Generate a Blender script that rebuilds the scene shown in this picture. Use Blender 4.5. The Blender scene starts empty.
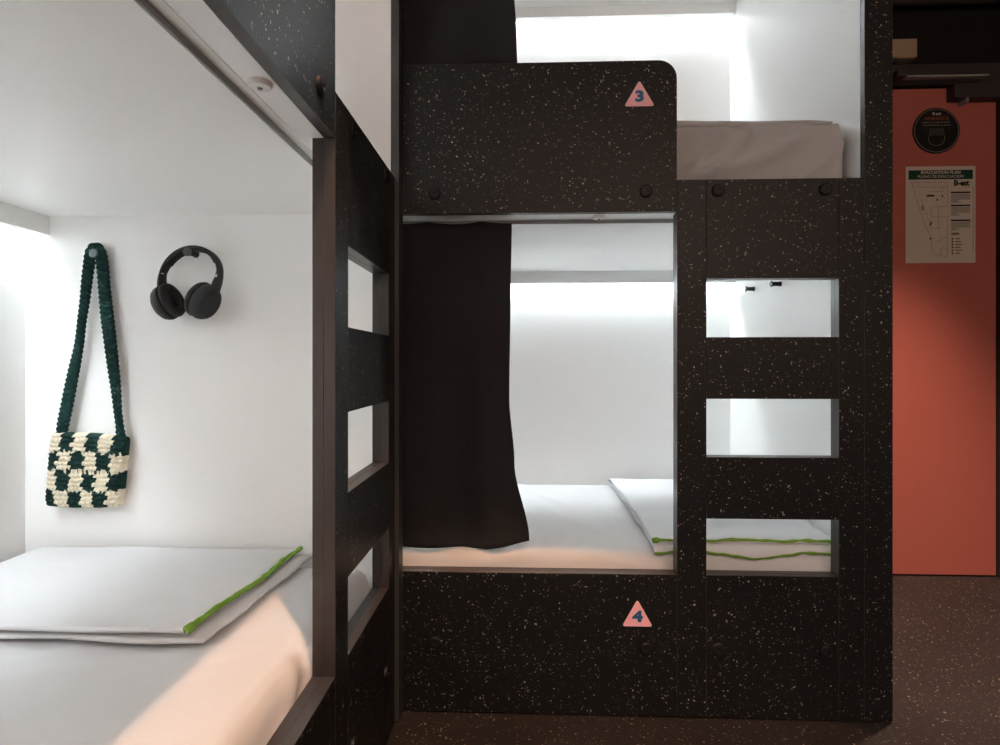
import bpy, bmesh, math, random
from mathutils import Vector, Matrix, noise

random.seed(7)
sc = bpy.context.scene
C = sc.collection
PI = math.pi
CAM_Z = 0.895                       # floor is z = 0

# ------------------------------------------------------------------ materials
def new_mat(name):
    m = bpy.data.materials.new(name)
    m.use_nodes = True
    nt = m.node_tree
    b = nt.nodes['Principled BSDF']
    return m, nt, b

def plain(name, col, rough=0.5, spec=0.4, metal=0.0, bump=0.0, bscale=200.0, sheen=0.0, var=0.0):
    m, nt, b = new_mat(name)
    b.inputs['Base Color'].default_value = (*col, 1)
    b.inputs['Roughness'].default_value = rough
    b.inputs['Specular IOR Level'].default_value = spec
    b.inputs['Metallic'].default_value = metal
    if sheen:
        b.inputs['Sheen Weight'].default_value = sheen
        b.inputs['Sheen Roughness'].default_value = 0.5
    if bump or var:
        tc = nt.nodes.new('ShaderNodeTexCoord')
        n = nt.nodes.new('ShaderNodeTexNoise')
        n.inputs['Scale'].default_value = bscale
        n.inputs['Detail'].default_value = 3
        nt.links.new(tc.outputs['Object'], n.inputs['Vector'])
        if bump:
            bp = nt.nodes.new('ShaderNodeBump')
            bp.inputs['Strength'].default_value = bump
            bp.inputs['Distance'].default_value = 0.001
            nt.links.new(n.outputs['Fac'], bp.inputs['Height'])
            nt.links.new(bp.outputs['Normal'], b.inputs['Normal'])
        if var:
            mx = nt.nodes.new('ShaderNodeMix'); mx.data_type = 'RGBA'
            mx.inputs[6].default_value = (*[c * (1 - var) for c in col], 1)
            mx.inputs[7].default_value = (*[min(1, c * (1 + var)) for c in col], 1)
            nt.links.new(n.outputs['Fac'], mx.inputs[0])
            nt.links.new(mx.outputs[2], b.inputs['Base Color'])
    return m

def speckled(name, base, fleck, rough=0.42, spec=0.27, scale=150.0, dens=0.66, size=0.85, mottled=0.0):
    """black laminate / rubber with small off-white flecks of random size"""
    m, nt, b = new_mat(name)
    L = nt.links
    tc = nt.nodes.new('ShaderNodeTexCoord')
    nz = nt.nodes.new('ShaderNodeTexNoise')
    nz.inputs['Scale'].default_value = 160
    L.new(tc.outputs['Object'], nz.inputs['Vector'])
    sub = nt.nodes.new('ShaderNodeVectorMath'); sub.operation = 'MULTIPLY_ADD'
    sub.inputs[1].default_value = (0.012, 0.012, 0.012)
    L.new(nz.outputs['Color'], sub.inputs[0])
    L.new(tc.outputs['Object'], sub.inputs[2])
    masks = []
    for k, (st, sc_) in enumerate((((1, 1, 1), scale), ((0.55, 1.5, 1.2), scale * 1.25))):
        mp = nt.nodes.new('ShaderNodeMapping')
        mp.inputs['Scale'].default_value = st
        mp.inputs['Rotation'].default_value = (0.6 * k, 0.9 * k, 0.4 * k)
        L.new(sub.outputs[0], mp.inputs['Vector'])
        v = nt.nodes.new('ShaderNodeTexVoronoi')
        v.inputs['Scale'].default_value = sc_
        L.new(mp.outputs[0], v.inputs['Vector'])
        sep = nt.nodes.new('ShaderNodeSeparateColor')
        L.new(v.outputs['Color'], sep.inputs[0])
        th = nt.nodes.new('ShaderNodeMath'); th.operation = 'SUBTRACT'
        th.inputs[1].default_value = dens
        L.new(sep.outputs[0], th.inputs[0])
        mu = nt.nodes.new('ShaderNodeMath'); mu.operation = 'MULTIPLY'
        mu.inputs[1].default_value = size
        L.new(th.outputs[0], mu.inputs[0])
        lt = nt.nodes.new('ShaderNodeMath'); lt.operation = 'LESS_THAN'
        L.new(v.outputs['Distance'], lt.inputs[0]); L.new(mu.outputs[0], lt.inputs[1])
        # some flecks are fainter than others
        br = nt.nodes.new('ShaderNodeMath'); br.operation = 'MULTIPLY_ADD'
        br.inputs[1].default_value = 0.85; br.inputs[2].default_value = 0.15
        L.new(sep.outputs[1], br.inputs[0])
        fm = nt.nodes.new('ShaderNodeMath'); fm.operation = 'MULTIPLY'
        L.new(lt.outputs[0], fm.inputs[0]); L.new(br.outputs[0], fm.inputs[1])
        masks.append(fm)
    mxm = nt.nodes.new('ShaderNodeMath'); mxm.operation = 'MAXIMUM'
    L.new(masks[0].outputs[0], mxm.inputs[0]); L.new(masks[1].outputs[0], mxm.inputs[1])
    mix = nt.nodes.new('ShaderNodeMix'); mix.data_type = 'RGBA'
    mix.inputs[6].default_value = (*base, 1)
    mix.inputs[7].default_value = (*fleck, 1)
    if mottled:
        n2 = nt.nodes.new('ShaderNodeTexNoise'); n2.inputs['Scale'].default_value = 6
        n2.inputs['Detail'].default_value = 6
        L.new(tc.outputs['Object'], n2.inputs['Vector'])
        m2 = nt.nodes.new('ShaderNodeMix'); m2.data_type = 'RGBA'
        m2.inputs[6].default_value = (*[c * (1 - mottled) for c in base], 1)
        m2.inputs[7].default_value = (*[c * (1 + mottled) for c in base], 1)
        L.new(n2.outputs['Fac'], m2.inputs[0])
        L.new(m2.outputs[2], mix.inputs[6])
    L.new(mxm.outputs[0], mix.inputs[0])
    L.new(mix.outputs[2], b.inputs['Base Color'])
    b.inputs['Roughness'].default_value = rough
    b.inputs['Specular IOR Level'].default_value = spec
    return m

def fabric(name, col, scale=900.0, bump=0.25, var=0.12, sheen=0.0, rough=0.9):
    """woven cloth: two crossed wave textures as a fine weave"""
    m, nt, b = new_mat(name)
    L = nt.links
    tc = nt.nodes.new('ShaderNodeTexCoord')
    outs = []
    for d in ('X', 'Z'):
        w = nt.nodes.new('ShaderNodeTexWave')
        w.wave_type = 'BANDS'; w.bands_direction = d
        w.inputs['Scale'].default_value = scale / 20
        w.inputs['Distortion'].default_value = 2.0
        w.inputs['Detail'].default_value = 2
        L.new(tc.outputs['Object'], w.inputs['Vector'])
        outs.append(w)
    ad = nt.nodes.new('ShaderNodeMath'); ad.operation = 'ADD'
    L.new(outs[0].outputs['Fac'], ad.inputs[0]); L.new(outs[1].outputs['Fac'], ad.inputs[1])
    hf = nt.nodes.new('ShaderNodeMath'); hf.operation = 'MULTIPLY'; hf.inputs[1].default_value = 0.5
    L.new(ad.outputs[0], hf.inputs[0])
    mx = nt.nodes.new('ShaderNodeMix'); mx.data_type = 'RGBA'
    mx.inputs[6].default_value = (*[c * (1 - var) for c in col], 1)
    mx.inputs[7].default_value = (*[min(1, c * (1 + var)) for c in col], 1)
    L.new(hf.outputs[0], mx.inputs[0]); L.new(mx.outputs[2], b.inputs['Base Color'])
    bp = nt.nodes.new('ShaderNodeBump'); bp.inputs['Strength'].default_value = bump
    bp.inputs['Distance'].default_value = 0.0006
    L.new(hf.outputs[0], bp.inputs['Height']); L.new(bp.outputs['Normal'], b.inputs['Normal'])
    b.inputs['Roughness'].default_value = rough
    b.inputs['Specular IOR Level'].default_value = 0.15
    if sheen:
        b.inputs['Sheen Weight'].default_value = sheen
    return m

def emitter(name, col, strength):
    m, nt, b = new_mat(name)
    b.inputs['Base Color'].default_value = (0.8, 0.8, 0.8, 1)
    b.inputs['Emission Color'].default_value = (*col, 1)
    b.inputs['Emission Strength'].default_value = strength
    return m

M = dict(
    speckle=speckled('black_flecked_laminate', (0.0075, 0.0077, 0.0080), (0.50, 0.47, 0.43)),
    edge=plain('dark_board_edge', (0.036, 0.029, 0.026), 0.36, 0.5),
    white=plain('white_melamine', (0.915, 0.915, 0.905), 0.42, 0.35, bump=0.05, bscale=300),
    strip=plain('grey_black_edge_strip', (0.035, 0.035, 0.036), 0.4, 0.5),
    cap=plain('black_plastic_cap', (0.009, 0.009, 0.010), 0.5, 0.3),
    plastic_white=plain('white_plastic', (0.78, 0.76, 0.73), 0.35, 0.5),
    plastic_dark=plain('grey_plastic_lens', (0.15, 0.14, 0.14), 0.3, 0.5),
    track=plain('pale_grey_track', (0.30, 0.30, 0.305), 0.45, 0.4),
    led=emitter('led_strip_glow', (0.89, 0.97, 1.02), 73.0),
    sheet=fabric('white_bed_sheet', (0.62, 0.62, 0.625), 1600, 0.12, 0.02),
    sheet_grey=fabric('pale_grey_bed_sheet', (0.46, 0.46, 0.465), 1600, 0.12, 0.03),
    duvet=fabric('white_cotton_cover', (0.66, 0.66, 0.67), 1500, 0.12, 0.02),
    green=fabric('green_trim', (0.17, 0.33, 0.045), 1800, 0.4, 0.15),
    curtain=fabric('charcoal_curtain', (0.024, 0.0225, 0.024), 1300, 0.55, 0.35, sheen=0.04),
    floor=speckled('flecked_rubber_floor', (0.022, 0.0165, 0.0148), (0.46, 0.40, 0.34), 0.6, 0.3, 135, 0.62, 0.75, mottled=0.35),
    black_paint=plain('black_wall_paint', (0.012, 0.010, 0.010), 0.7, 0.2),
    warm_paint=plain('warm_white_paint', (0.74, 0.67, 0.61), 0.7, 0.2),
    dark_metal=plain('dark_metal', (0.04, 0.034, 0.034), 0.5, 0.4),
    red=plain('coral_red_paint', (0.47, 0.130, 0.100), 0.5, 0.3, bump=0.06, bscale=120),
    pink=plain('pink_sticker', (0.95, 0.49, 0.54), 0.4, 0.4),
    blue=plain('blue_print', (0.02, 0.12, 0.27), 0.4, 0.4),
    paper=plain('white_paper', (0.62, 0.56, 0.50), 0.6, 0.2),
    print_green=plain('dark_green_print', (0.012, 0.055, 0.035), 0.6, 0.2),
    print_black=plain('black_print', (0.02, 0.02, 0.02), 0.6, 0.2),
    print_grey=plain('grey_print', (0.20, 0.17, 0.15), 0.6, 0.2),
    print_red=plain('red_print', (0.42, 0.05, 0.04), 0.6, 0.2),
    print_line=plain('plan_line_print', (0.25, 0.16, 0.14), 0.6, 0.2),
    orange=plain('orange_print', (0.30, 0.11, 0.05), 0.6, 0.2),
    sign_black=plain('black_sign', (0.006, 0.006, 0.007), 0.4, 0.4),
    beige=plain('beige_plastic', (0.42, 0.31, 0.22), 0.6, 0.3),
    yarn_green=plain('dark_green_yarn', (0.0085, 0.0330, 0.0285), 0.9, 0.15, bump=0.5, bscale=900, var=0.25),
    yarn_cream=plain('cream_yarn', (0.72, 0.64, 0.50), 0.85, 0.15, bump=0.5, bscale=900, var=0.08),
    hp_black=plain('matte_black_headphone', (0.016, 0.016, 0.017), 0.5, 0.4),
    hp_soft=plain('black_leatherette', (0.012, 0.0115, 0.012), 0.62, 0.35, bump=0.1, bscale=400),
    silver=plain('silver_mark', (0.62, 0.62, 0.63), 0.3, 0.5, metal=0.3),
)

# ------------------------------------------------------------------ helpers
def link(name, me, mats, parent=None):
    o = bpy.data.objects.new(name, me)
    C.objects.link(o)
    if not isinstance(mats, (list, tuple)):
        mats = [mats]
    for m in mats:
        me.materials.append(m)
    if parent:
        o.parent = parent
    return o

def obj(name, bm, mats, parent=None, smooth=False):
    me = bpy.data.meshes.new(name)
    bmesh.ops.recalc_face_normals(bm, faces=bm.faces)
    if smooth:
        for f in bm.faces:
            f.smooth = True
    bm.to_mesh(me)
    bm.free()
    o = link(name, me, mats, parent)
    return o

def tag(o, label=None, cat=None, group=None, kind=None):
    if label: o['label'] = label
    if cat: o['category'] = cat
    if group: o['group'] = group
    if kind: o['kind'] = kind
    return o

def empty(name, loc, rz=0.0):
    o = bpy.data.objects.new(name, None)
    C.objects.link(o)
    o.location = loc
    o.rotation_euler = (0, 0, rz)
    o.empty_display_size = 0.05
    return o

def add_box(bm, x0, x1, y0, y1, z0, z1, bev=0.0, seg=1):
    vs = [bm.verts.new(p) for p in ((x0, y0, z0), (x1, y0, z0), (x1, y1, z0), (x0, y1, z0),
                                    (x0, y0, z1), (x1, y0, z1), (x1, y1, z1), (x0, y1, z1))]
    fs = [bm.faces.new([vs[i] for i in q]) for q in
          ((3, 2, 1, 0), (4, 5, 6, 7), (0, 1, 5, 4), (1, 2, 6, 5), (2, 3, 7, 6), (3, 0, 4, 7))]
    if bev:
        es = list({e for f in fs for e in f.edges})
        bmesh.ops.bevel(bm, geom=es, offset=bev, segments=seg, affect='EDGES', profile=0.5)
    return bm

def box(x0, x1, y0, y1, z0, z1, bev=0.0, seg=1):
    return add_box(bmesh.new(), min(x0, x1), max(x0, x1), min(y0, y1), max(y0, y1), min(z0, z1), max(z0, z1), bev, seg)

def extrude_poly(pts, axis, a, b, bev=0.0):
    """pts (p,q) polygon; axis 'y': (p,a..b,q); 'x': (a..b,p,q); 'z': (p,q,a..b)"""
    bm = bmesh.new()
    def P(p, q, t):
        return {'y': (p, t, q), 'x': (t, p, q), 'z': (p, q, t)}[axis]
    lo = [bm.verts.new(P(p, q, a)) for p, q in pts]
    hi = [bm.verts.new(P(p, q, b)) for p, q in pts]
    n = len(pts)
    bm.faces.new(lo[::-1]); bm.faces.new(hi)
    for i in range(n):
        bm.faces.new((lo[i], lo[(i + 1) % n], hi[(i + 1) % n], hi[i]))
    bmesh.ops.recalc_face_normals(bm, faces=bm.faces)
    if bev:
        es = [e for e in bm.edges if abs(e.calc_face_angle(0)) > 0.6]
        bmesh.ops.bevel(bm, geom=es, offset=bev, segments=1, affect='EDGES')
    return bm

def lathe(profile, seg=24, axis='z', center=(0, 0, 0), mat4=None):
    """profile list of (r, h)"""
    bm = bmesh.new()
    rings = []
    for r, h in profile:
        if r < 1e-6:
            rings.append([bm.verts.new((0, 0, h))])
        else:
            rings.append([bm.verts.new((r * math.cos(2 * PI * i / seg), r * math.sin(2 * PI * i / seg), h)) for i in range(seg)])
    for A, B in zip(rings, rings[1:]):
        for i in range(seg):
            j = (i + 1) % seg
            if len(A) == 1 and len(B) == 1: continue
            if len(A) == 1: bm.faces.new((A[0], B[i], B[j]))
            elif len(B) == 1: bm.faces.new((A[i], A[j], B[0]))
            else: bm.faces.new((A[i], A[j], B[j], B[i]))
    R = {'z': Matrix.Identity(4), 'y': Matrix.Rotation(PI / 2, 4, 'X'), 'x': Matrix.Rotation(PI / 2, 4, 'Y')}[axis]
    bm.transform(Matrix.Translation(center) @ R)
    if mat4: bm.transform(mat4)
    return bm

def tube(points, radius, seg=8, closed=False, radii=None):
    bm = bmesh.new()
    pts = [Vector(p) for p in points]
    n = len(pts)
    rings = []
    up = Vector((0.13, 0.21, 0.97))
    for i, p in enumerate(pts):
        a = pts[(i - 1) % n] if (closed or i > 0) else p
        b = pts[(i + 1) % n] if (closed or i < n - 1) else p
        t = (b - a).normalized()
        s = t.cross(up)
        if s.length < 1e-4: s = t.cross(Vector((1, 0, 0)))
        s.normalize(); u = s.cross(t)
        r = radii[i] if radii else radius
        rings.append([bm.verts.new(p + s * (r * math.cos(2 * PI * k / seg)) + u * (r * math.sin(2 * PI * k / seg))) for k in range(seg)])
    m = n if closed else n - 1
    for i in range(m):
        A, B = rings[i], rings[(i + 1) % n]
        for k in range(seg):
            bm.faces.new((A[k], A[(k + 1) % seg], B[(k + 1) % seg], B[k]))
    if not closed:
        bm.faces.new(rings[0][::-1]); bm.faces.new(rings[-1])
    return bm

def text_bm(body, size, offset=0.0, extrude=0.0, align='CENTER', space=1.0):
    cu = bpy.data.curves.new('txt', 'FONT')
    cu.body = body; cu.size = size; cu.offset = offset; cu.extrude = extrude
    cu.align_x = align; cu.align_y = 'CENTER'; cu.space_character = space
    cu.resolution_u = 4
    o = bpy.data.objects.new('txt', cu)
    C.objects.link(o)
    dg = bpy.context.evaluated_depsgraph_get()
    me = bpy.data.meshes.new_from_object(o.evaluated_get(dg))
    bm = bmesh.new(); bm.from_mesh(me)
    bpy.data.objects.remove(o); bpy.data.meshes.remove(me); bpy.data.curves.remove(cu)
    return bm

FACE_XZ = Matrix.Rotation(PI / 2, 4, 'X')      # text plane XY -> XZ facing -Y

def by_normal(o, axis, idx_flat, idx_other, sign=0):
    """front/back faces get one material, the edges the other"""
    for p in o.data.polygons:
        v = p.normal[axis]
        flat = abs(v) > 0.95 if sign == 0 else v * sign > 0.95
        p.material_index = idx_flat if flat else idx_other

# ------------------------------------------------------------------ the setting
def struct(name, bm, m, parent=None):
    o = obj(name, bm, m, parent)
    if parent is None: o['kind'] = 'structure'
    return o

RX0, RX1, RY0, RY1, RZ1 = -1.42, 3.0, -1.90, 2.60, 2.72
struct('floor', box(RX0, RX1, RY0, RY1, -0.05, 0.0), M['floor'])
struct('ceiling', box(RX0, RX1, RY0, RY1, RZ1, RZ1 + 0.05), M['black_paint'])
struct('wall_left', box(RX0 - 0.05, RX0, RY0, RY1, 0, RZ1), M['black_paint'])
struct('wall_right', box(RX1, RX1 + 0.05, RY0, RY1, 0, RZ1), M['black_paint'])
struct('wall_front', box(RX0, RX1, RY0 - 0.05, RY0, 0, RZ1), M['warm_paint'])
struct('wall_back', box(RX0, RX1, RY1, RY1 + 0.05, 0, RZ1), M['black_paint'])

# red door in the back wall, with its frame and closer
DY = 2.545                                       # face of the leaf
d1 = struct('door_1', box(1.08, 1.985, DY, DY + 0.04, 0.006, 2.055, 0.002), M['red'])
d1['label'] = 'coral red door at the right with two notices on it'
fr = bmesh.new()
fr_pts = [(1.0, 0.0), (1.076, 0.0), (1.076, 2.063), (1.99, 2.063), (1.99, 0.0), (2.07, 0.0), (2.07, 2.150), (1.0, 2.150)]
fr = extrude_poly(fr_pts, 'y', DY - 0.02, RY1 - 0.002, 0.002)
struct('door_frame', fr, M['dark_metal'], d1)
cl = obj('door_closer', box(1.78, 1.984, DY - 0.052, DY, 1.992, 2.052, 0.004, 2), M['dark_metal'], d1)
arm = bmesh.new()
arm = extrude_poly([(1.545, 0), (1.90, 0), (1.90, 0.022), (1.545, 0.022)], 'z', 2.069, 2.077, 0.001)
arm.transform(Matrix.Translation((0, DY - 0.075, 0)))
obj('closer_arm', arm, M['track'], cl)
obj('closer_shoe', box(1.525, 1.565, DY - 0.09, DY - 0.0195, 2.066, 2.095, 0.003), M['dark_metal'], cl)
obj('closer_screw', box(1.826, 1.838, DY - 0.05, DY - 0.001, 1.975, 1.9985, 0.001), M['track'], cl)

# dark things high on the wall above the door
bmx = box(1.42, 1.635, RY1 - 0.10, RY1 - 0.001, 2.165, 2.245, 0.006, 2)
lampb = obj('junction_box', bmx, M['beige'])
tag(lampb, 'small beige box high on the black wall above the red door', 'junction box')
bmx = box(1.42, 1.560, RY1 - 0.09, RY1 - 0.01, 2.152, 2.165, 0.002)
obj('cover_plate', bmx, M['dark_metal'], lampb)
pp = tube([(1.0, RY1 - 0.05, 2.43), (2.95, RY1 - 0.05, 2.435)], 0.022, 12)
tag(obj('ceiling_pipe', pp, M['dark_metal']), 'dark pipe running along the top of the black wall', 'pipe')

# ------------------------------------------------------------------ notices on the door
def notice_plan():
    r = empty('evacuation_plan', (1.757, DY - 0.0006, 1.523))
    tag(r, 'paper evacuation plan with a green heading taped to the red door', 'notice')
    W, H = 0.297, 0.415
    r.scale = (0.96, 1, 0.98)
    obj('sheet', box(-W / 2, W / 2, -0.0006, 0.0, -H / 2, H / 2), M['paper'], r)
    Y = -0.0012
    def rect(x0, x1, z0, z1, m, name, y=Y):
        return obj(name, box(x0, x1, y, y + 0.0005, z0, z1), m, r)
    rect(-0.137, 0.137, 0.1515, 0.191, M['print_green'], 'heading')
    def txt(body, size, x, z, m, name, off=0.0, align='CENTER', space=1.0, y=Y - 0.0006):
        bm = text_bm(body, size, off, 0.0002, align, space)
        bm.transform(Matrix.Translation((x, y, z)) @ FACE_XZ)
        return obj(name, bm, m, r)
    txt('EVACUATION PLAN', 0.0185, 0, 0.1805, M['paper'], 'heading_text', 0.0005, space=1.02)
    txt('PLANO DE EVACUACION', 0.0172, 0, 0.163, M['paper'], 'heading_text', 0.0001, space=1.0)
    txt('B-est', 0.033, 0.088, 0.134, M['print_black'], 'logo', 0.0014, space=0.95)
    txt('hostel', 0.009, 0.112, 0.118, M['print_grey'], 'logo_text')
    # floor plan lines: one mesh of thin bars
    bm = bmesh.new()
    def bar(xa, za, xb, zb, w=0.0013):
        a = Vector((xa, 0, za)); b = Vector((xb, 0, zb))
        d = (b - a).normalized(); n = Vector((-d.z, 0, d.x)) * (w / 2)
        ps = [a + n, b + n, b - n, a - n]
        lo = [bm.verts.new((p.x, Y, p.z)) for p in ps]
        hi = [bm.verts.new((p.x, Y + 0.0005, p.z)) for p in ps]
        bm.faces.new(lo); bm.faces.new(hi[::-1])
        for i in range(4): bm.faces.new((lo[i], lo[(i + 1) % 4], hi[(i + 1) % 4], hi[i]))
    walls = [(-0.125, 0.140, 0.03, 0.140), (0.03, 0.140, 0.03, 0.035), (-0.125, 0.140, -0.10, 0.055), (-0.10, 0.055, -0.06, -0.06),
             (-0.06, -0.06, -0.038, -0.10), (-0.038, -0.10, -0.038, -0.165), (-0.038, -0.165, 0.03, -0.185), (0.03, -0.185, 0.03, -0.01),
             (-0.04, 0.035, 0.03, 0.035), (-0.04, 0.035, -0.04, -0.01), (-0.04, -0.01, 0.03, -0.01), (-0.01, 0.035, -0.01, -0.06),
             (-0.03, -0.06, 0.005, -0.06), (-0.0, -0.10, 0.03, -0.10), (-0.02, -0.115, 0.0, -0.115), (0.0, -0.115, 0.0, -0.10),
             (-0.0, -0.145, 0.03, -0.145), (-0.0, -0.145, -0.0, -0.175), (-0.06, 0.09, -0.06, 0.06), (-0.10, 0.118, 0.03, 0.118),
             (-0.045, 0.10, 0.01, 0.10), (0.01, 0.10, 0.01, 0.118)]
    for w in walls: bar(*w)
    for i in range(11):
        x = -0.115 + i * 0.013
        bar(x, 0.140, x, 0.118, 0.0007)
    for i in range(6):
        x = -0.108 + i * 0.010; z = 0.085 - i * 0.028
        bar(x, z, x + 0.02, z + 0.008, 0.0009); bar(x + 0.02, z + 0.008, x + 0.02, z - 0.02, 0.0009)
    obj('floor_plan', bm, M['print_line'], r)
    rect(-0.058, -0.026, 0.0775, 0.0855, M['print_black'], 'plan_symbol')
    rect(-0.080, -0.074, 0.018, 0.040, M['print_red'], 'plan_symbol')
    for x, z in ((0.004, 0.076), (-0.018, 0.060), (-0.047, -0.045), (-0.043, -0.038), (-0.047, -0.107)):
        rect(x, x + 0.007, z, z + 0.007, M['print_black'], 'plan_symbol')
    # text blocks at the right
    for zt in (0.098, 0.042, -0.022):
        rect(0.044, 0.126, zt - 0.007, zt, M['print_black'], 'text_heading')
        bm = bmesh.new()
        for k in range(9):
            z = zt - 0.012 - k * 0.0042
            add_box(bm, 0.045, 0.045 + (0.081 if k < 6 else random.uniform(0.02, 0.06)), Y, Y + 0.0005, z - 0.0011, z + 0.0011)
        obj('text_block', bm, M['print_grey'], r)
    rect(0.046, 0.078, -0.088, -0.078, M['print_grey'], 'text_block')
    for k in range(6):
        z = -0.104 - k * 0.0125
        rect(0.047, 0.054, z - 0.0035, z + 0.0035, M['print_black'], 'key_symbol')
        rect(0.062, 0.082 + (k * 37 % 5) * 0.0025, z - 0.0025, z + 0.0025, M['print_grey'], 'key_text')
    rect(0.1375, 0.1392, -0.165, 0.118, M['print_red'], 'side_rule')
    return r
notice_plan()

def notice_round():
    r = empty('round_notice', (1.738, DY - 0.0005, 1.876))
    tag(r, 'round black notice with a white ring stuck on the red door above the plan', 'notice')
    R = 0.097
    bm = lathe([(0, 0), (R, 0), (R, -0.002), (0, -0.002)], 56, 'y')
    bm.transform(Matrix.Translation((0, -0.002, 0)))
    obj('disc', bm, M['sign_black'], r)
    Y = -0.0052
    ring = lathe([(0.0885, 0), (0.0915, 0), (0.0915, 0.0006), (0.0885, 0.0006), (0.0885, 0)], 56, 'y')
    ring.transform(Matrix.Translation((0, Y + 0.0012, 0)))
    obj('ring', ring, M['print_grey'], r)
    def txt(body, size, x, z, m, off=0.0):
        bm = text_bm(body, size, off, 0.0002)
        bm.transform(Matrix.Translation((x, Y, z)) @ FACE_XZ)
        return obj('lettering', bm, m, r)
    txt('B-est', 0.017, 0, 0.070, M['paper'], 0.0004)
    txt('ARMARIOS', 0.021, 0, 0.050, M['orange'], 0.0002)
    for z, w in ((0.034, 0.060), (0.022, 0.056)):
        bm = bmesh.new()
        x = -w
        while x < w - 0.004:
            l = random.choice((0.006, 0.010, 0.014))
            l = min(l, w - x)
            add_box(bm, x, x + l, Y, Y + 0.0005, z - 0.0025, z + 0.0025)
            x += l + 0.004
        obj('lettering', bm, M['print_grey'], r)
    g = bmesh.new()
    for i in range(5):
        for j in range(4):
            x = -0.03 + i * 0.0125; z = 0.008 - j * 0.0075
            add_box(g, x, x + 0.0105, Y, Y + 0.0005, z - 0.006, z)
    for x in (-0.050, 0.045):
        add_box(g, x, x + 0.006, Y, Y + 0.0005, 0.0, 0.005)
    obj('pictogram', g, plain('dim_grey_print', (0.07, 0.07, 0.072), 0.5, 0.3), r)
    pts = []
    for i in range(13):
        a = PI + PI * i / 12
        pts.append((0.033 * math.cos(a), Y + 0.001, -0.034 + 0.030 * math.sin(a)))
    pts = [(-0.033, Y + 0.001, -0.02)] + pts + [(0.033, Y + 0.001, -0.02)]
    obj('pictogram', tube(pts, 0.0012, 6), M['print_grey'], r)
notice_round()

# ------------------------------------------------------------------ bunk beds
# local frame of a bunk: origin at the front inner corner beside the ladder, on the floor;
# x runs AWAY from the ladder end wall as negative x, y runs into the bunk, z up.
DEPTH = 0.95
LEN = 2.0
ZB, ZT, ZLT, ZGT = 0.362, 1.280, 1.3595, 1.663
HOLES = [(0.362, 0.5048), (0.6598, 0.8068), (0.962, 1.110)]
XO, XH0, XH1 = -0.4625, -0.3890, -0.0625
PLY = 0.0200
CEIL1, CEIL2 = 1.270, 2.341
TOP = 2.40

def cap(x, z, parent):
    prof = [(0.0, -0.0055), (0.0045, -0.0055), (0.0055, -0.0075), (0.0125, -0.0078), (0.0155, -0.0055), (0.0160, 0.0), (0, 0)]
    bm = lathe([(r, -h) for r, h in prof], 24, 'y', (x, 0, z))
    return obj('bolt_cap', bm, M['cap'], parent, smooth=False)

def board(name, pts, root, y0=0.0, bev=0.0006, back=None):
    """front ply with flecked faces plus the plain ply glued behind it"""
    f = obj(name, extrude_poly(pts, 'y', y0, y0 + PLY - 0.0001, bev), [M['speckle'], M['edge']], root)
    by_normal(f, 1, 0, 1)
    obj('backing_board', extrude_poly(back or pts, 'y', y0 + PLY, y0 + 2 * PLY, bev), [M['white'], M['edge']], f)
    by_normal(f.children[0], 1, 0, 1, 1)
    return f

def rect(x0, x1, z0, z1):
    return [(x0, z0), (x1, z0), (x1, z1), (x0, z1)]

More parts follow.
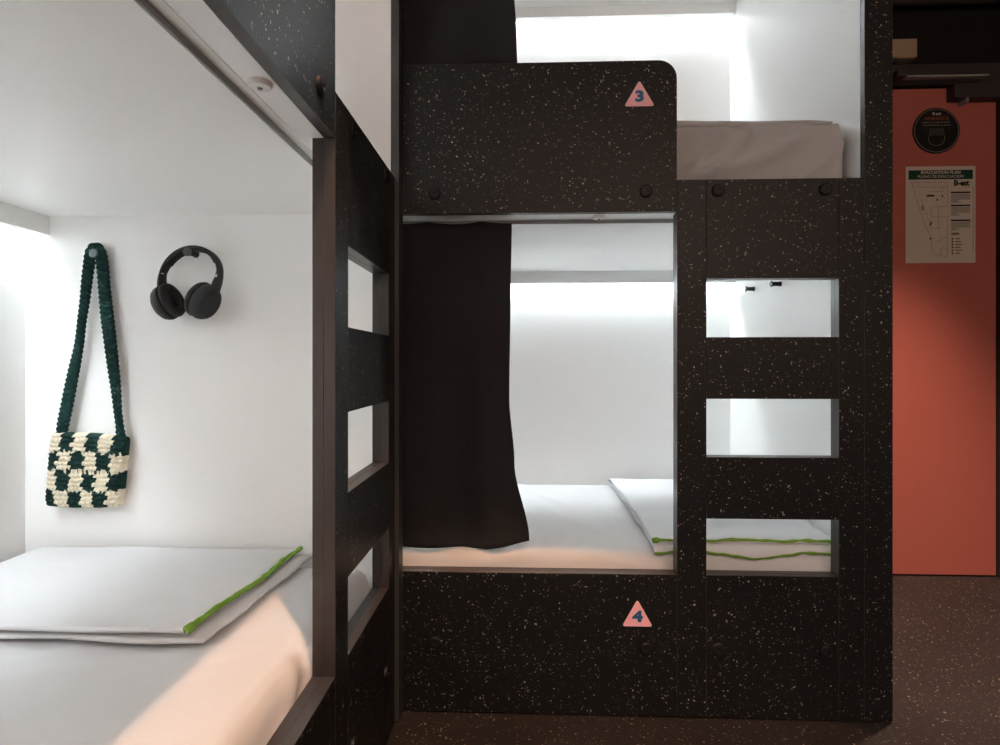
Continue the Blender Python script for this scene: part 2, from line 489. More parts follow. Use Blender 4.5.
def make_bunk(loc, rz, label, end_t, far_t, strip=0.0, out=0.0):
    r = empty('bunk_bed', loc, rz)
    tag(r, label, 'bunk bed')
    xf = -LEN
    g = 0.0003
    # --- front boards
    rr = 0.046
    arc = [(XO - rr + rr * math.cos(a * PI / 16), ZGT - rr + rr * math.sin(a * PI / 16)) for a in range(0, 9)]
    gp = board('guard_panel', [(xf, ZT), (XO - g, ZT)] + [(x - g, z) for x, z in arc] + [(xf, ZGT)], r,
               back=[(xf, ZT + 0.0415), (XO - g, ZT + 0.0415)] + [(x - g, z) for x, z in arc] + [(xf, ZGT)])
    cap(-0.5405, 1.331, gp); cap(-1.077, 1.331, gp)
    bp = board('base_panel', rect(xf, XO - g, 0.004, ZB), r)
    cap(-0.5405, 0.176, bp); cap(-1.077, 0.181, bp)
    board('ladder_stile', rect(XO + g, XH0 - g, 0.004, ZLT), r)
    board('ladder_stile', rect(XH1 + g, -g, 0.004, ZLT), r)
    b0 = board('ladder_base', rect(XH0 + g, XH1 - g, 0.004, HOLES[0][0]), r)
    cap(-0.3606, 0.178, b0); cap(-0.0966, 0.176, b0)
    for k in range(2):
        board('ladder_rung', rect(XH0 + g, XH1 - g, HOLES[k][1], HOLES[k + 1][0]), r)
    b1 = board('ladder_header', rect(XH0 + g, XH1 - g, HOLES[2][1], ZLT), r)
    cap(-0.3606, 1.331, b1); cap(-0.0966, 1.331, b1)
    board('front_stile', rect(xf - 0.0, xf + 0.09, ZB + g, ZT - g), r)
    # --- end panels and back, white inside and black outside
    e = obj('end_panel', box(g, end_t, strip + g if strip else 0.0, DEPTH + 0.018, 0.004, TOP, 0.0010), [M['white'], M['speckle'], M['edge']], r)
    for p in e.data.polygons:
        n = p.normal
        p.material_index = 0 if n.x < -0.95 else (1 if (n.x > 0.95 or n.y < -0.95) else 2)
    if strip:
        es = obj('edge_strip', box(g, end_t, -out, strip, 0.004, TOP, 0.0006), [M['strip'], M['speckle']], e)
        if not out:
            for p in es.data.polygons:
                p.material_index = 1 if abs(p.normal.x) < 0.5 or p.normal.x > 0.9 else 0
    e2 = obj('end_panel', box(xf - far_t, xf - g, 0.0, DEPTH + 0.018, 0.004, TOP, 0.0015), [M['white'], M['speckle'], M['edge']], r)
    for p in e2.data.polygons:
        n = p.normal
        p.material_index = 0 if n.x > 0.95 else (1 if (n.x < -0.95 or n.y < -0.95) else 2)
    obj('back_panel', box(xf, 0, DEPTH + g, DEPTH + 0.018, 0.004, TOP), M['white'], r)
    # --- decks
    T = 2 * PLY
    obj('lower_deck', box(xf, 0, T + g, DEPTH, 0.20, 0.238), M['white'], r)
    obj('upper_deck', box(xf, 0, 0.0822, DEPTH, CEIL1, 1.325), M['white'], r)
    obj('roof_panel', box(xf, 0, 0.0822, DEPTH, CEIL2, TOP), M['white'], r)
    # --- soffit strips and curtain tracks along the openings
    for zt, zc, y0 in ((ZT, CEIL1, PLY), (CEIL2 + 0.010, CEIL2, 0.0)):
        obj('soffit_strip', box(xf, 0, y0 + g, 0.0610, zt + 0.0003, zt + 0.040), M['white'], r)
        t_ = obj('curtain_track', box(xf + 0.001, -0.001, 0.0624, 0.0784, zt + 0.0003, zt + 0.034), M['plastic_white'], r)
        obj('track_lip', box(xf + 0.001, -0.001, 0.0788, 0.0818, zc + 0.0006, zt + 0.034), M['track'], t_)
    # --- light valances with their LED strips
    for zc, h in ((CEIL1, 0.048), (CEIL2, 0.042)):
        v = obj('light_valance', box(xf + 0.001, -0.001, DEPTH - 0.066, DEPTH - 0.035, zc - h, zc - 0.0003, 0.0008), M['white'], r)
        obj('led_strip', box(xf + 0.05, -0.05, DEPTH - 0.018, DEPTH - 0.006, zc - 0.004, zc - 0.0005), M['led'], v)
    return r

D = 1.5
XS = 0.8516
LX, YE = -0.3192, 1.452
back_bunk = make_bunk((XS, D, 0), 0.0, 'black flecked bunk bed facing the camera, carrying the signs 3 and 4', 0.0690, 0.03, strip=0.018)
left_bunk = make_bunk((LX, YE, 0), PI / 2, 'black flecked bunk bed at the left whose lower bed fills the foreground', 0.0465, 0.03, strip=0.008, out=0.011)
MB = Matrix.Translation((XS, D, 0))
ML = Matrix.Translation((LX, YE, 0)) @ Matrix.Rotation(PI / 2, 4, 'Z')

# ------------------------------------------------------------------ mattresses
def rounded_slab(sx, sy, sz, r, step, fn=None):
    """box centred in x,y standing on z=0 with rounded edges; fn(p, n) displaces"""
    bm = bmesh.new()
    nx, ny, nz = max(2, round(sx / step)), max(2, round(sy / step)), max(3, round(sz / step))
    cache = {}
    def V(i, j, k):
        key = (i, j, k)
        if key not in cache:
            cache[key] = bm.verts.new(((i / nx - 0.5) * sx, (j / ny - 0.5) * sy, k / nz * sz))
        return cache[key]
    for i in range(nx):
        for j in range(ny):
            for k in (0, nz):
                bm.faces.new((V(i, j, k), V(i + 1, j, k), V(i + 1, j + 1, k), V(i, j + 1, k)))
    for i in range(nx):
        for k in range(nz):
            for j in (0, ny):
                bm.faces.new((V(i, j, k), V(i + 1, j, k), V(i + 1, j, k + 1), V(i, j, k + 1)))
    for j in range(ny):
        for k in range(nz):
            for i in (0, nx):
                bm.faces.new((V(i, j, k), V(i, j + 1, k), V(i, j + 1, k + 1), V(i, j, k + 1)))
    for v in bm.verts:
        p = v.co
        c = Vector((max(-sx / 2 + r, min(sx / 2 - r, p.x)), max(-sy / 2 + r, min(sy / 2 - r, p.y)), max(r * 0.5, min(sz - r, p.z))))
        d = p - c
        n = d.normalized() if d.length > 1e-7 else Vector((0, 0, 1))
        m = max(abs(d.x), abs(d.y), abs(d.z))
        if d.length > 1e-7 and p.z > r * 0.5:
            q = c + n * m
        else:
            q = p
        v.co = q
        if fn and p.z > r * 0.5: v.co = q + fn(q, n)
    return bm

def sheet_noise(amp, seed, dirx=1.0, diry=0.4):
    off = Vector((seed * 3.7, seed * 1.3, seed * 5.1))
    def f(p, n):
        a = noise.noise(p * 5 + off) * 0.6
        # stretched diagonal creases
        u = (p.x * dirx + p.z * 1.5 + p.y * diry)
        w = noise.noise(Vector((u * 22, (p.x - p.z) * 3.0, p.y * 3)) + off)
        w = max(0.0, w) ** 1.5
        return n * (amp * (a + 1.6 * w))
    return f

def mattress(name, M4, x0, x1, y0, y1, z0, z1, mat, label, amp, seed, r=0.035, step=0.022, group=None, dirx=1.0, folds=None):
    sx, sy, sz = x1 - x0, y1 - y0, z1 - z0
    base = sheet_noise(amp, seed, dirx)
    cx, cy = (x0 + x1) / 2, (y0 + y1) / 2
    def fn(p, n):
        d = base(p, n)
        if folds and p.y < -sy / 2 + 0.06:
            q = Vector((p.x + cx, p.z + z0))
            h = 0.0
            for wd, am, pl in folds:
                best = 9.0
                for a, b in zip(pl, pl[1:]):
                    a = Vector(a); b = Vector(b); ab = b - a
                    t = max(0.0, min(1.0, (q - a).dot(ab) / ab.length_squared))
                    best = min(best, (q - a - ab * t).length)
                h += am * math.exp(-(best / wd) ** 2)
            d = d + Vector((0, -1, 0.15)) * h * (1 if n.y < -0.3 else 0.35)
        return d
    bm = rounded_slab(sx, sy, sz, r, step, fn)
    o = obj(name, bm, mat, None, smooth=True)
    o.matrix_world = M4 @ Matrix.Translation(((x0 + x1) / 2, (y0 + y1) / 2, z0))
    tag(o, label, 'mattress', group)
    return o

T2 = 2 * PLY
# drawn creases on front faces: (width, height, points) in the bunk's x and z
FOLDS_UP = [(0.012, 0.016, [(-0.266, 1.525), (-0.275, 1.48), (-0.31, 1.44), (-0.37, 1.39)]),
            (0.016, 0.018, [(-0.13, 1.48), (-0.20, 1.44), (-0.27, 1.415), (-0.36, 1.395), (-0.42, 1.39)]),
            (0.013, 0.015, [(-0.025, 1.46), (-0.07, 1.42), (-0.13, 1.375)]),
            (0.008, 0.012, [(-0.036, 1.515), (-0.030, 1.46), (-0.024, 1.37)]),
            (0.014, 0.014, [(-0.33, 1.52), (-0.36, 1.46), (-0.40, 1.41)])]
FOLDS_LOW = [(0.012, 0.006, [(-0.48, 0.405), (-0.42, 0.375), (-0.36, 0.362)]),
             (0.012, 0.005, [(-0.66, 0.40), (-0.56, 0.368), (-0.50, 0.360)]),
             (0.012, 0.005, [(-0.98, 0.362), (-0.90, 0.385), (-0.80, 0.40)])]
FOLDS_LEFT = [(0.016, 0.008, [(-0.50, 0.40), (-0.56, 0.34), (-0.66, 0.30)]),
              (0.014, 0.007, [(-0.42, 0.38), (-0.50, 0.32), (-0.60, 0.28)]),
              (0.018, 0.007, [(-0.70, 0.41), (-0.74, 0.35), (-0.86, 0.30)]),
              (0.012, 0.005, [(-0.06, 0.40), (-0.09, 0.33), (-0.16, 0.28)])]
mattress('mattress', MB, -LEN + 0.012, -0.012, T2 + 0.006, DEPTH - 0.014, 0.240, 0.401, M['sheet'],
         'white sheeted mattress on the lower bed of the far bunk, lit warm along its front', 0.0035, 1, r=0.034, step=0.015, folds=FOLDS_LOW)
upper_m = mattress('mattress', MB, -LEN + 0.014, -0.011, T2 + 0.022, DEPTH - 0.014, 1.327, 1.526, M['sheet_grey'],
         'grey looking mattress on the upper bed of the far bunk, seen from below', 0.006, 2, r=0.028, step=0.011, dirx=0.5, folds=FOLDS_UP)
mattress('mattress', ML, -LEN + 0.012, -0.030, T2 + 0.010, DEPTH - 0.014, 0.240, 0.408, M['sheet'],
         'white sheeted mattress in the foreground on the lower bed of the left bunk', 0.005, 3, r=0.045, step=0.016, folds=FOLDS_LEFT)
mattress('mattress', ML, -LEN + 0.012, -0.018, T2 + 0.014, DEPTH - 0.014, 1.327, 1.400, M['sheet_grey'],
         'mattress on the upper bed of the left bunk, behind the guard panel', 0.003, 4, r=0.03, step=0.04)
# ridge of loose sheet along the top front edge of the upper far mattress, a part of it
n = 70
pts, rad = [], []
for i in range(n + 1):
    t = i / n
    x = -1.0 + t * 0.968
    z = 1.536 + 0.0035 * math.sin(t * 5.4 + 0.4) + 0.002 * noise.noise(Vector((x * 9, 0, 2)))
    pts.append((x, T2 + 0.050 + 0.004 * math.sin(t * 9), z))
    rad.append(0.0095 * min(1, (1 - t) * 10 + 0.35))
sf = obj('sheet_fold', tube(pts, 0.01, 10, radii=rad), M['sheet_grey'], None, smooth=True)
bpy.context.view_layer.update()
sf.parent = upper_m
sf.matrix_parent_inverse = upper_m.matrix_world.inverted()
sf.matrix_world = MB

# ------------------------------------------------------------------ folded bed covers
def smooth01(t):
    t = max(0.0, min(1.0, t)); return t * t * (3 - 2 * t)

def cover(label, M4, edge_lo, edge_hi, fold, t0, t1, surf, along, step_at=None, trims=('hi',), seed=1, gap=0.016, skew=0.0, tr=0.0058):
    """a cover folded in two. The profile runs from the free edge of the lower layer (edge_lo) to the
    fold and back over the top to the free edge of the upper layer (edge_hi). along='x': the profile runs
    along local y and the length along local x; along='y' the other way round."""
    root = empty('folded_cover', (0, 0, 0))
    root.matrix_world = M4
    tag(root, label, 'bed cover')
    th = 0.006
    ns, nt_ = 46, 44
    def profile(i):
        """s in 0..1 lower layer, 1..2 upper layer"""
        s = i / ns * 2
        if s <= 1: return edge_lo + (fold - edge_lo) * s, 0
        return fold + (edge_hi - fold) * (s - 1), 1
    def P(q, layer, t, wob):
        tt = t0 + (t1 - t0) * t
        e = noise.noise(Vector((tt * 6, layer * 4.0, seed)))
        e2 = noise.noise(Vector((q * 5, layer * 3.0 + 7, seed)))
        qq = q + wob * (0.014 * e + 0.006 * noise.noise(Vector((tt * 22, layer * 2.0, seed + 1)))) + skew * (1 - t) * max(0.0, 1 - abs(q - edge_hi) / 0.3)
        tt2 = tt + 0.010 * e2 * (1 if layer else 1.2)
        z = surf(qq, tt2) + th * 0.5 + 0.0015
        if layer:
            f = smooth01(abs(q - fold) / 0.05)
            z += gap * f * 0.9 + 0.003 + 0.004 * noise.noise(Vector((q * 7, tt * 7, seed + 3)))
            if step_at is not None:
                z += 0.009 * smooth01((q - step_at + 0.012 * noise.noise(Vector((tt * 5, 1, seed)))) / 0.008 * (1 if fold > step_at else -1))
        else:
            z += 0.0015 * noise.noise(Vector((q * 8, tt * 8, seed + 9)))
        return (tt2, qq, z) if along == 'x' else (qq, tt2, z)
    bm = bmesh.new()
    grid = []
    for i in range(2 * ns // 2 * 2 // 2 + 1):
        q, layer = profile(i)
        wob = max(0.0, 1 - abs(i - 0) / 10) if not layer else max(0.0, 1 - abs(ns - i) / 10)
        row = [bm.verts.new(P(q, layer, j / nt_, wob)) for j in range(nt_ + 1)]
        grid.append(row)
    for A, B in zip(grid, grid[1:]):
        for j in range(nt_):
            bm.faces.new((A[j], A[j + 1], B[j + 1], B[j]))
    bmesh.ops.recalc_face_normals(bm, faces=bm.faces)
    geo = bmesh.ops.solidify(bm, geom=list(bm.faces), thickness=th)
    o = obj('cover', bm, M['duvet'], root, smooth=True)
    for which in trims:
        i = 0 if which == 'lo' else ns
        q, layer = profile(i)
        pts, rad = [], []
        for j in range(nt_ + 1):
            p = Vector(P(q, layer, j / nt_, 1.0))
            p.z += 0.0012
            pts.append(p)
            rad.append(tr + 0.0022 * noise.noise(Vector((j * 0.5, seed, 0))) + (0.0035 if j < 2 and which == 'hi' else 0))
        obj('green_trim', tube(pts, 0.004, 8, radii=rad), M['green'], root, smooth=True)
    return root

# left bed: the profile runs along local y (depth), the length along local x
def surf_left(y, x):
    d = max(0.0, (T2 + 0.050) - y)
    return 0.416 - d * d * 8
cover('white folded cover with one green edge lying on the foreground bed of the left bunk', ML,
      0.194, 0.222, DEPTH - 0.03, -0.475, -0.030, surf_left, 'x', trims=('hi',), seed=2, gap=0.020, skew=0.030, tr=0.0052)

def surf_back(y, x):
    d = max(0.0, 0.085 - y)
    return 0.4105 - d * d * 14
cover('white folded cover with two green edges, on the far lower bed behind the ladder', MB,
      T2 + 0.011, T2 + 0.036, DEPTH - 0.05, -0.505, -0.020, surf_back, 'x', step_at=0.22, trims=('lo', 'hi'), seed=5, gap=0.012, tr=0.0036)

# ------------------------------------------------------------------ curtains
def curtain(label, M4, xl, xr_fn, ztop_fn, zbot_fn, y0, folds, amp, seed, lean=0.0, group='charcoal bunk curtains'):
    bm = bmesh.new()
    nx, nz = 90, 70
    g = []
    for k in range(nz + 1):
        v = k / nz
        row = []
        for i in range(nx + 1):
            u = i / nx
            zt, zb = ztop_fn(u), zbot_fn(u)
            z = zt + (zb - zt) * v
            xr = xr_fn(v)
            x = xl + (xr - xl) * u
            ph = noise.noise(Vector((u * 2.2, v * 0.8, seed))) * 1.2
            y = y0 - lean * v + amp * (0.30 + 0.70 * v) * math.sin(u * folds * 2 * PI + ph + 1.0) + 0.0035 * noise.noise(Vector((u * 6, v * 5, seed + 4)))
            row.append(bm.verts.new((x, y, z)))
        g.append(row)
    for A, B in zip(g, g[1:]):
        for i in range(nx):
            bm.faces.new((A[i], A[i + 1], B[i + 1], B[i]))
    bmesh.ops.recalc_face_normals(bm, faces=bm.faces)
    bmesh.ops.solidify(bm, geom=list(bm.faces), thickness=0.0022)
    r = obj('curtain', bm, M['curtain'], None, smooth=True)
    r.matrix_world = M4
    tag(r, label, 'curtain', group)
    # hem band and gliders
    pts = []
    for i in range(nx + 1):
        u = i / nx
        v = 0.985
        ph = noise.noise(Vector((u * 2.2, v * 0.8, seed))) * 1.2
        y = y0 - lean * v + amp * (0.30 + 0.70 * v) * math.sin(u * folds * 2 * PI + ph + 1.0) + 0.0035 * noise.noise(Vector((u * 6, v * 5, seed + 4)))
        zt, zb = ztop_fn(u), zbot_fn(u)
        pts.append((xl + (xr_fn(v) - xl) * u, y, zt + (zb - zt) * v))
    obj('hem', tube(pts, 0.0028, 6), M['curtain'], r, smooth=True)
    return r

def lerp_tab(tab):
    def f(v):
        for (a, x), (b, y) in zip(tab, tab[1:]):
            if v <= b:
                t = (v - a) / (b - a); t = t * t * (3 - 2 * t)
                return x + (y - x) * t
        return tab[-1][1]
    return f

YC = 0.0688
low_cur = curtain('charcoal curtain drawn half across the lower opening of the far bunk', MB, -1.24,
        lerp_tab([(0, -0.8815), (0.25, -0.885), (0.55, -0.888), (0.75, -0.875), (1, -0.835)]),
        lambda u: 1.2745 - 0.005 * abs(math.sin(u * 2.6 * PI)),
        lambda u: 0.4075 - 0.007 * smooth01((0.75 - abs(u - 0.62) * 2)) + 0.016 * max(0, u - 0.72) / 0.28,
        YC, 1.9, 0.014, 3, lean=0.006)
up_cur = curtain('charcoal curtain hanging above the guard panel in the upper far bunk', MB, -1.24,
        lerp_tab([(0, -0.905), (0.4, -0.885), (0.75, -0.868), (1, -0.86)]),
        lambda u: 2.3395, lambda u: 1.545, YC, 1.6, 0.018, 8)

# ------------------------------------------------------------------ smoke detectors under the soffits
def detector(M4, x, y, z, label):
    r = empty('smoke_detector', (0, 0, 0))
    r.matrix_world = M4 @ Matrix.Translation((x, y, z))
    tag(r, label, 'detector')
    obj('body', lathe([(0, 0), (0.0165, 0), (0.0165, -0.0045), (0.0145, -0.0075), (0.008, -0.0085), (0, -0.0085)], 28), M['plastic_white'], r)
    obj('lens', lathe([(0, -0.0082), (0.0038, -0.0082), (0.0032, -0.0100), (0, -0.0104)], 16), M['plastic_dark'], r)
detector(ML, -0.662, 0.040, ZT, 'small round white detector under the lintel of the left bunk')
detector(MB, -0.653, 0.040, ZT, 'small round white detector at the top of the opening beside the far curtain')

# ------------------------------------------------------------------ coat pegs on the white end walls
def peg(M4, y, z, label, L=0.034, group=None):
    """sticks out of the end wall (plane x = 0) towards negative x"""
    r = empty('wall_peg', (0, 0, 0))
    r.matrix_world = M4 @ Matrix.Translation((0, y, z)) @ Matrix.Rotation(-PI / 2, 4, 'Y')
    tag(r, label, 'peg', group)
    obj('stem', lathe([(0, 0.0), (0.0085, 0.0), (0.0085, 0.003), (0.0072, 0.004), (0.0072, L - 0.005), (0, L - 0.005)], 20), M['cap'], r)
    obj('head', lathe([(0, L - 0.0052), (0.0095, L - 0.0052), (0.0110, L - 0.004), (0.0110, L - 0.001), (0.0095, L), (0, L)], 20), plain('grey_peg_head', (0.07, 0.075, 0.08), 0.4, 0.5), r)
    return r

# ------------------------------------------------------------------ camera mapping used only to measure positions
F, YAW, V0 = 587.6, 0.0389, 363.8
def on_plane_y(u, v, Y):
    """world x, z of the point at pixel (u, v) that lies on the plane y = Y"""
    c, s = math.cos(YAW), math.sin(YAW)
    k = (u - 500) / F
    X = (k * c * Y - s * Y) / (c + k * s)
    d = -s * X + c * Y
    return X, CAM_Z + (V0 - v) / F * d

YW = YE                       # white end wall of the left bunk (its face looks to -Y)
bag_x, bag_z = on_plane_y(93, 253, YW - 0.034)
hp_x, hp_z = on_plane_y(187, 251.5, YW - 0.040)
peg(ML, LX - bag_x, bag_z, 'dark round peg on the white wall carrying the crochet bag')
peg(ML, LX - hp_x, hp_z, 'dark round peg on the white wall carrying the headphones', 0.040)
peg(MB, 2.20 - D, CAM_Z + 0.276, 'dark peg on the far lower right wall, the one farther back')
peg(MB, 1.976 - D, CAM_Z + 0.264, 'dark peg on the far lower right wall, the one nearer the front')
peg(MB, 2.25 - D, CAM_Z + 1.385, 'dark peg high on the right wall of the upper far bunk')

# ------------------------------------------------------------------ crochet bag
def stitch_h(a, b):
    """height of a crochet surface at stitch coordinates (a across, b along): V shaped loops"""
    fb = b - math.floor(b); fa = a - math.floor(a) - 0.5
    sh = abs(fa) * 0.55
    t = (fb + sh) % 1.0
    ridge = math.sin(PI * t) ** 0.8
    side = math.cos(PI * fa) ** 0.5 if abs(fa) < 0.5 else 0
    return 0.55 * ridge + 0.45 * side

def make_bag():
    y_wall = YW - 0.004
    x0, z0 = on_plane_y(49, 506, y_wall - 0.02)
    x1, z1 = on_plane_y(126.5, 434.5, y_wall - 0.02)
    W, H = x1 - x0, z1 - z0
    root = empty('crochet_bag', ((x0 + x1) / 2, y_wall, z0))
    tag(root, 'dark green and cream checked crochet shoulder bag hanging from a peg', 'bag')
    NC, NR = 6, 4
    nu, nv = 156, 132
    SA, SB = 3, 4                       # stitches per check
    bm = bmesh.new()
    th = 0.016
    front, back = [], []
    for j in range(nv + 1):
        t = j / nv
        fr_, bk = [], []
        for i in range(nu + 1):
            s = i / nu
            # bag leans: narrower at the top left, bottom shifted to the left
            px = (s - 0.5) * W * (0.985 + 0.0 * t)
            sh = (t - 0.5) * 0.083 * W
            pz = t * H + 0.004 * math.sin(s * PI) * (-1 if t < .5 else 1) - (s - 0.5) * 0.010 * t
            e = (1 - abs(2 * s - 1) ** 7) * (1 - abs(2 * t - 1) ** 7)
            e = max(0.0, e) ** 0.45
            # rounded corners
            cx = max(0, abs(2 * s - 1) - 0.9) * 10; cz = max(0, abs(2 * t - 1) - 0.9) * 10
            px *= 1 - 0.018 * cz * cz; pz += (0.5 - t) * 0.035 * H * cx * cx * 0.8
            row = math.floor(t * NR * SB)
            a = s * NC * SA + (0.22 if row % 2 else -0.22)
            h = stitch_h(a + 0.25 * noise.noise(Vector((s * 14, t * 12, 1.0))), t * NR * SB + 0.3 * noise.noise(Vector((s * 12, t * 10, 6.0))))
            fr_.append(bm.verts.new((px + sh, -th - (th * e) - 0.0095 * h * min(1, e * 1.5) + 0.0, pz)))
            if 0 < i < nu and 0 < j < nv:
                bk.append(bm.verts.new((px + sh, -th + th * e * 0.8, pz)))
            else:
                bk.append(fr_[-1])
        front.append(fr_); back.append(bk)
    def mat_of(s, t):
        row = int(t * NR * SB)
        a = s * NC * SA + (0.22 if row % 2 else -0.22)
        a += 0.55 * noise.noise(Vector((s * 11, row * 1.7, 8.1)))
        col = int(max(0, min(NC * SA - 1, math.floor(a))) // SA)
        r_ = min(NR - 1, int((t * NR * SB + 0.9 * noise.noise(Vector((s * 30, t * 9, 3.3)))) / SB))
        r_ = max(0, r_)
        # bottom row starts green at the left
        return 0 if (col + r_) % 2 == 0 else 1
    for j in range(nv):
        for i in range(nu):
            f = bm.faces.new((front[j][i], front[j][i + 1], front[j + 1][i + 1], front[j + 1][i]))
            f.material_index = mat_of((i + .5) / nu, (j + .5) / nv)
            q = (back[j][i], back[j + 1][i], back[j + 1][i + 1], back[j][i + 1])
            if len(set(q)) == 4 and set(q) != {front[j][i], front[j][i + 1], front[j + 1][i + 1], front[j + 1][i]}:
                f = bm.faces.new(q)
                f.material_index = mat_of((i + .5) / nu, (j + .5) / nv)
    obj('bag_body', bm, [M['yarn_green'], M['yarn_cream']], root, smooth=True)
    # strap: two bands up to the peg and over it
    def pt(u, v, y):
        X, Z = on_plane_y(u, v, y)
        return Vector((X - root.location.x, y - root.location.y, Z - root.location.z))
    yb = y_wall - 0.017
    left = [(61, 441, 11), (63, 425, 12.5), (68, 400, 13), (73.5, 372, 12), (79, 345, 9.5), (82, 320, 9), (85, 300, 10), (87, 280, 11.5), (89, 265, 12)]
    over = [(90.5, 254, 12), (93.5, 248.0, 11), (98, 248.5, 12), (101, 256, 13)]
    right = [(103, 270, 13), (104.5, 290, 13), (107, 315, 14), (110, 340, 13.5), (113, 365, 12.5), (116, 390, 10), (118, 412, 8), (120, 428, 8), (121.5, 443, 13)]
    ctrl = left + over + right
    dense = []
    n = len(ctrl)
    for i in range(n - 1):
        p0, p1, p2, p3 = ctrl[max(0, i - 1)], ctrl[i], ctrl[i + 1], ctrl[min(n - 1, i + 2)]
        m = 14
        for k in range(m):
            t = k / m
            dense.append(tuple(0.5 * ((2 * b) + (-a + c) * t + (2 * a - 5 * b + 4 * c - d) * t * t + (-a + 3 * b - 3 * c + d) * t ** 3)
                               for a, b, c, d in zip(p0, p1, p2, p3)))
    dense.append(ctrl[-1])
    bm = bmesh.new()
    P3 = [pt(u, v, yb) for u, v, w in dense]
    # arc length
    S = [0.0]
    for a, b in zip(P3, P3[1:]): S.append(S[-1] + (b - a).length)
    rings = []
    seg = 24
    # resample finely
    tot = S[-1]; N = 620; idx = 0
    for q in range(N + 1):
        s = tot * q / N
        while idx < len(S) - 2 and S[idx + 1] < s: idx += 1
        f = (s - S[idx]) / max(1e-9, S[idx + 1] - S[idx])
        p = P3[idx].lerp(P3[idx + 1], f)
        w = (dense[idx][2] + (dense[idx + 1][2] - dense[idx][2]) * f) / 410.0
        a = P3[max(0, idx - 2)]; b = P3[min(len(P3) - 1, idx + 3)]
        t = (b - a).normalized()
        side = Vector((t.z, 0, -t.x))
        ring = []
        for k in range(seg):
            an = 2 * PI * k / seg
            c_, s_ = math.cos(an), math.sin(an)
            # stitches: three columns across
            col = (c_ * 0.5 + 0.5) * 3
            h = stitch_h(col, s / 0.0125 + (0.5 if int(col) % 2 else 0))
            h = h ** 1.4
            rx = w / 2 * (0.80 + 0.30 * h)
            ry = 0.0078 * (0.25 + 1.0 * h)
            ring.append(bm.verts.new(p + side * (c_ * rx) + Vector((0, -1, 0)) * (s_ * ry)))
        rings.append(ring)
    for A, B in zip(rings, rings[1:]):
        for k in range(seg):
            bm.faces.new((A[k], A[(k + 1) % seg], B[(k + 1) % seg], B[k]))
    bm.faces.new(rings[0][::-1]); bm.faces.new(rings[-1])
    obj('strap', bm, M['yarn_green'], root, smooth=True)
make_bag()

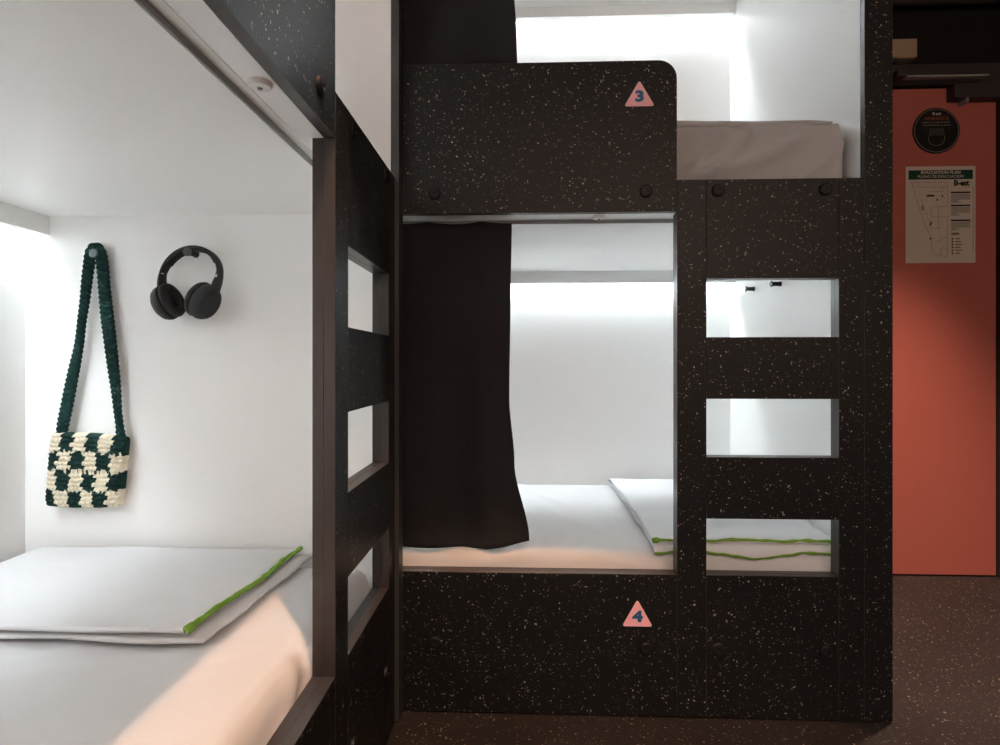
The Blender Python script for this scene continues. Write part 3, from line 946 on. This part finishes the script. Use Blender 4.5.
# ------------------------------------------------------------------ headphones
def make_headphones():
    yc = YW - 0.052                       # plane of the headband
    cx, top_z = on_plane_y(187.5, 243.5, yc)
    _, cup_z = on_plane_y(187, 297, yc)
    root = empty('headphones', (cx, yc, cup_z), math.radians(-9))
    root.rotation_euler[0] = math.radians(-11.5)
    tag(root, 'black over ear headphones hanging from a peg on the white wall', 'headphones')
    hh = top_z - cup_z
    hw = 0.0855                           # half width of the band
    # headband: flat padded strip swept along an arch
    def arch(a, off=0.0):
        x = -(hw - off) * math.cos(a); z = (hh - 0.046 - off) * math.sin(a) ** 0.92 + 0.046
        return Vector((x, 0, z))
    def sweep(a0, a1, wy, th, off, n=44, taper=True):
        bm = bmesh.new(); rings = []
        for i in range(n + 1):
            a = a0 + (a1 - a0) * i / n
            p = arch(a, off)
            t = (arch(min(PI - .001, a + 0.02), off) - arch(max(0.001, a - 0.02), off)).normalized()
            nrm = Vector((-t.z, 0, t.x))
            w = wy * (0.72 + 0.28 * math.sin(a)) if taper else wy
            ring = []
            for k in range(12):
                an = 2 * PI * k / 12
                cc, ss = math.cos(an), math.sin(an)
                sx = math.copysign(abs(cc) ** 0.6, cc); sy = math.copysign(abs(ss) ** 0.6, ss)
                ring.append(bm.verts.new(p + Vector((0, w / 2 * sx, 0)) + nrm * (th / 2 * sy)))
            rings.append(ring)
        for A, B in zip(rings, rings[1:]):
            for k in range(12):
                bm.faces.new((A[k], A[(k + 1) % 12], B[(k + 1) % 12], B[k]))
        bm.faces.new(rings[0][::-1]); bm.faces.new(rings[-1])
        return bm
    hb = obj('headband', sweep(0.20, PI - 0.20, 0.028, 0.0085, 0.0045), M['hp_black'], root, smooth=True)
    obj('headband_pad', sweep(0.5, PI - 0.5, 0.026, 0.006, 0.0088), M['hp_soft'], hb, smooth=True)
    for sgn in (-1, 1):
        # slider arm from the band down to the cup
        pts = []
        for i in range(13):
            t = i / 12
            a = 0.24 * (1 - t)
            p = arch(0.20) if t < 0 else None
            x = sgn * (hw - 0.006 + 0.004 * math.sin(t * PI)) + sgn * (-0.011) * t
            z = arch(0.24).z * (1 - t) + 0.008 * t
            pts.append((x, 0.0, z))
        arm_ = tube(pts, 0.006, 10, radii=[0.0062 + 0.004 * (i / 12) for i in range(13)])
        for v in arm_.verts: v.co.y *= 1.7
        sl = obj('slider_arm', arm_, M['hp_black'], root, smooth=True)
        if sgn < 0:
            m = box(-hw - 0.001, -hw + 0.012, -0.0095, 0.004, 0.0585, 0.0610, 0.0006)
            obj('hinge_mark', m, M['silver'], sl)
        # ear cup: axis points inwards (towards the other cup) and a little upwards
        tilt = math.radians(24)
        ax = Vector((-sgn * math.cos(tilt), 0, math.sin(tilt)))
        up = Vector((sgn * math.sin(tilt), 0, math.cos(tilt)))
        yv = ax.cross(up)
        base = Vector((sgn * (hw - (0.0285 if sgn < 0 else 0.0355)), 0, -0.0135))
        R = Matrix((( up.x, yv.x, ax.x, base.x), (up.y, yv.y, ax.y, base.y), (up.z, yv.z, ax.z, base.z), (0, 0, 0, 1)))
        S = Matrix.Diagonal((1.13, 1.0, 1.06, 1.0))
        shell = lathe([(0, -0.0205), (0.016, -0.0202), (0.027, -0.0185), (0.0345, -0.014), (0.0385, -0.006), (0.0395, 0.001), (0.0385, 0.0055), (0.033, 0.0065), (0, 0.0065)], 40, mat4=R @ S)
        c = obj('ear_cup', shell, M['hp_black'], root, smooth=True)
        plate = lathe([(0, -0.0212), (0.022, -0.0210), (0.0285, -0.0188), (0.0292, -0.0172), (0.0, -0.0172)], 36, mat4=R @ S)
        obj('cup_plate', plate, M['hp_soft'], c, smooth=True)
        cushion = lathe([(0.0195, 0.0068), (0.034, 0.0068), (0.0385, 0.010), (0.0395, 0.016), (0.037, 0.0225), (0.031, 0.0262), (0.025, 0.0250), (0.0205, 0.020), (0.0185, 0.012), (0.0195, 0.0068)], 40, mat4=R @ S)
        obj('ear_cushion', cushion, M['hp_soft'], c, smooth=True)
        mesh_ = lathe([(0, 0.0085), (0.0190, 0.0085), (0.0190, 0.0072), (0, 0.0072)], 30, mat4=R @ S)
        obj('speaker_cloth', mesh_, M['sign_black'], c)
    # small pale mark on the right arm
    mk = box(hw - 0.008, hw - 0.002, -0.0150, -0.0120, 0.044, 0.051, 0.0006)
    obj('pale_mark', mk, M['silver'], root)
make_headphones()

# ------------------------------------------------------------------ number signs
def number_sign(body, u, vb, va, label):
    X, zb = on_plane_y(u, vb, D)
    _, za = on_plane_y(u, va, D)
    root = empty('number_sign', (X, D - 0.0003, zb))
    tag(root, label, 'sign')
    h = za - zb; hw = 0.0385; r = 0.006
    tri = [(-hw, 0), (hw, 0), (0, h + 0.004)]
    pts = []
    for i in range(3):
        p = Vector(tri[i]); a = (Vector(tri[i - 1]) - p).normalized(); b = (Vector(tri[(i + 1) % 3]) - p).normalized()
        for k in range(7):
            t = k / 6
            q0, q2 = p + a * r * 1.4, p + b * r * 1.4
            q = q0 * (1 - t) ** 2 + p * 2 * t * (1 - t) + q2 * t * t
            pts.append((q.x, q.y))
    obj('plate', extrude_poly(pts, 'y', -0.0016, 0.0, 0.0004), M['pink'], root)
    bm = text_bm(body, 0.0365, 0.0020, 0.0003)
    for v in bm.verts: v.co.x *= 1.28
    bm.transform(Matrix.Translation((0.0005, -0.0021, h * 0.385)) @ FACE_XZ)
    obj('number', bm, M['blue'], root)
number_sign('3', 639.3, 106.5, 82.0, 'pink triangular sign with a blue 3 on the upper guard panel')
number_sign('4', 637.3, 626.2, 600.8, 'pink triangular sign with a dark blue 4 on the bottom panel')

# ------------------------------------------------------------------ lights
def spot(name, loc, target, energy, col, angle, blend, size):
    l = bpy.data.lights.new(name, 'SPOT')
    l.energy = energy; l.color = col; l.spot_size = math.radians(angle); l.spot_blend = blend
    l.shadow_soft_size = size
    o = bpy.data.objects.new(name, l); C.objects.link(o)
    o.location = loc
    d = Vector(target) - Vector(loc)
    o.rotation_euler = d.to_track_quat('-Z', 'Y').to_euler()
    return o
# warm downlight in the passage beside the left bunk, and one in front of the red door
spot('passage_downlight', (-0.02, 0.50, 2.55), (-0.02, 0.50, 0), 74, (1.0, 0.55, 0.31), 55.5, 0.12, 0.018)
spot('door_downlight', (1.45, 1.85, 2.55), (1.50, 2.02, 0), 170, (1.0, 0.70, 0.54), 53, 0.85, 0.03)
# added warm fill: two unseen lamps bounced off the pale wall behind the camera
for x in (0.1, 1.7):
    al = bpy.data.lights.new('bounce_fill', 'AREA')
    al.shape = 'RECTANGLE'; al.size = 1.2; al.size_y = 0.25; al.energy = 28; al.color = (1.0, 0.78, 0.66)
    ao = bpy.data.objects.new('bounce_fill', al); C.objects.link(ao)
    ao.location = (x, -1.05, 2.66)
    ao.rotation_euler = (Vector((x, -1.9, 1.1)) - ao.location).to_track_quat('-Z', 'Y').to_euler()

w = bpy.data.worlds.new('World'); sc.world = w
w.use_nodes = True
w.node_tree.nodes['Background'].inputs[0].default_value = (0.02, 0.018, 0.018, 1)
w.node_tree.nodes['Background'].inputs[1].default_value = 0.3

# ------------------------------------------------------------------ camera
cam = bpy.data.cameras.new('Camera')
cam.sensor_fit = 'HORIZONTAL'; cam.sensor_width = 36
cam.lens = 36 * F / 1000
cam.shift_y = -(372.5 - V0) / 1000
cam.clip_start = 0.02
co = bpy.data.objects.new('Camera', cam); C.objects.link(co)
co.location = (0, 0, CAM_Z)
co.rotation_euler = (PI / 2, 0, YAW)
sc.camera = co

sc.view_settings.view_transform = 'Standard'
sc.view_settings.look = 'None'
sc.view_settings.exposure = 1.0
sc.view_settings.gamma = 1
sc.view_settings.use_curve_mapping = False
sc.cycles.max_bounces = 14
sc.cycles.diffuse_bounces = 12
sc.cycles.use_denoising = True
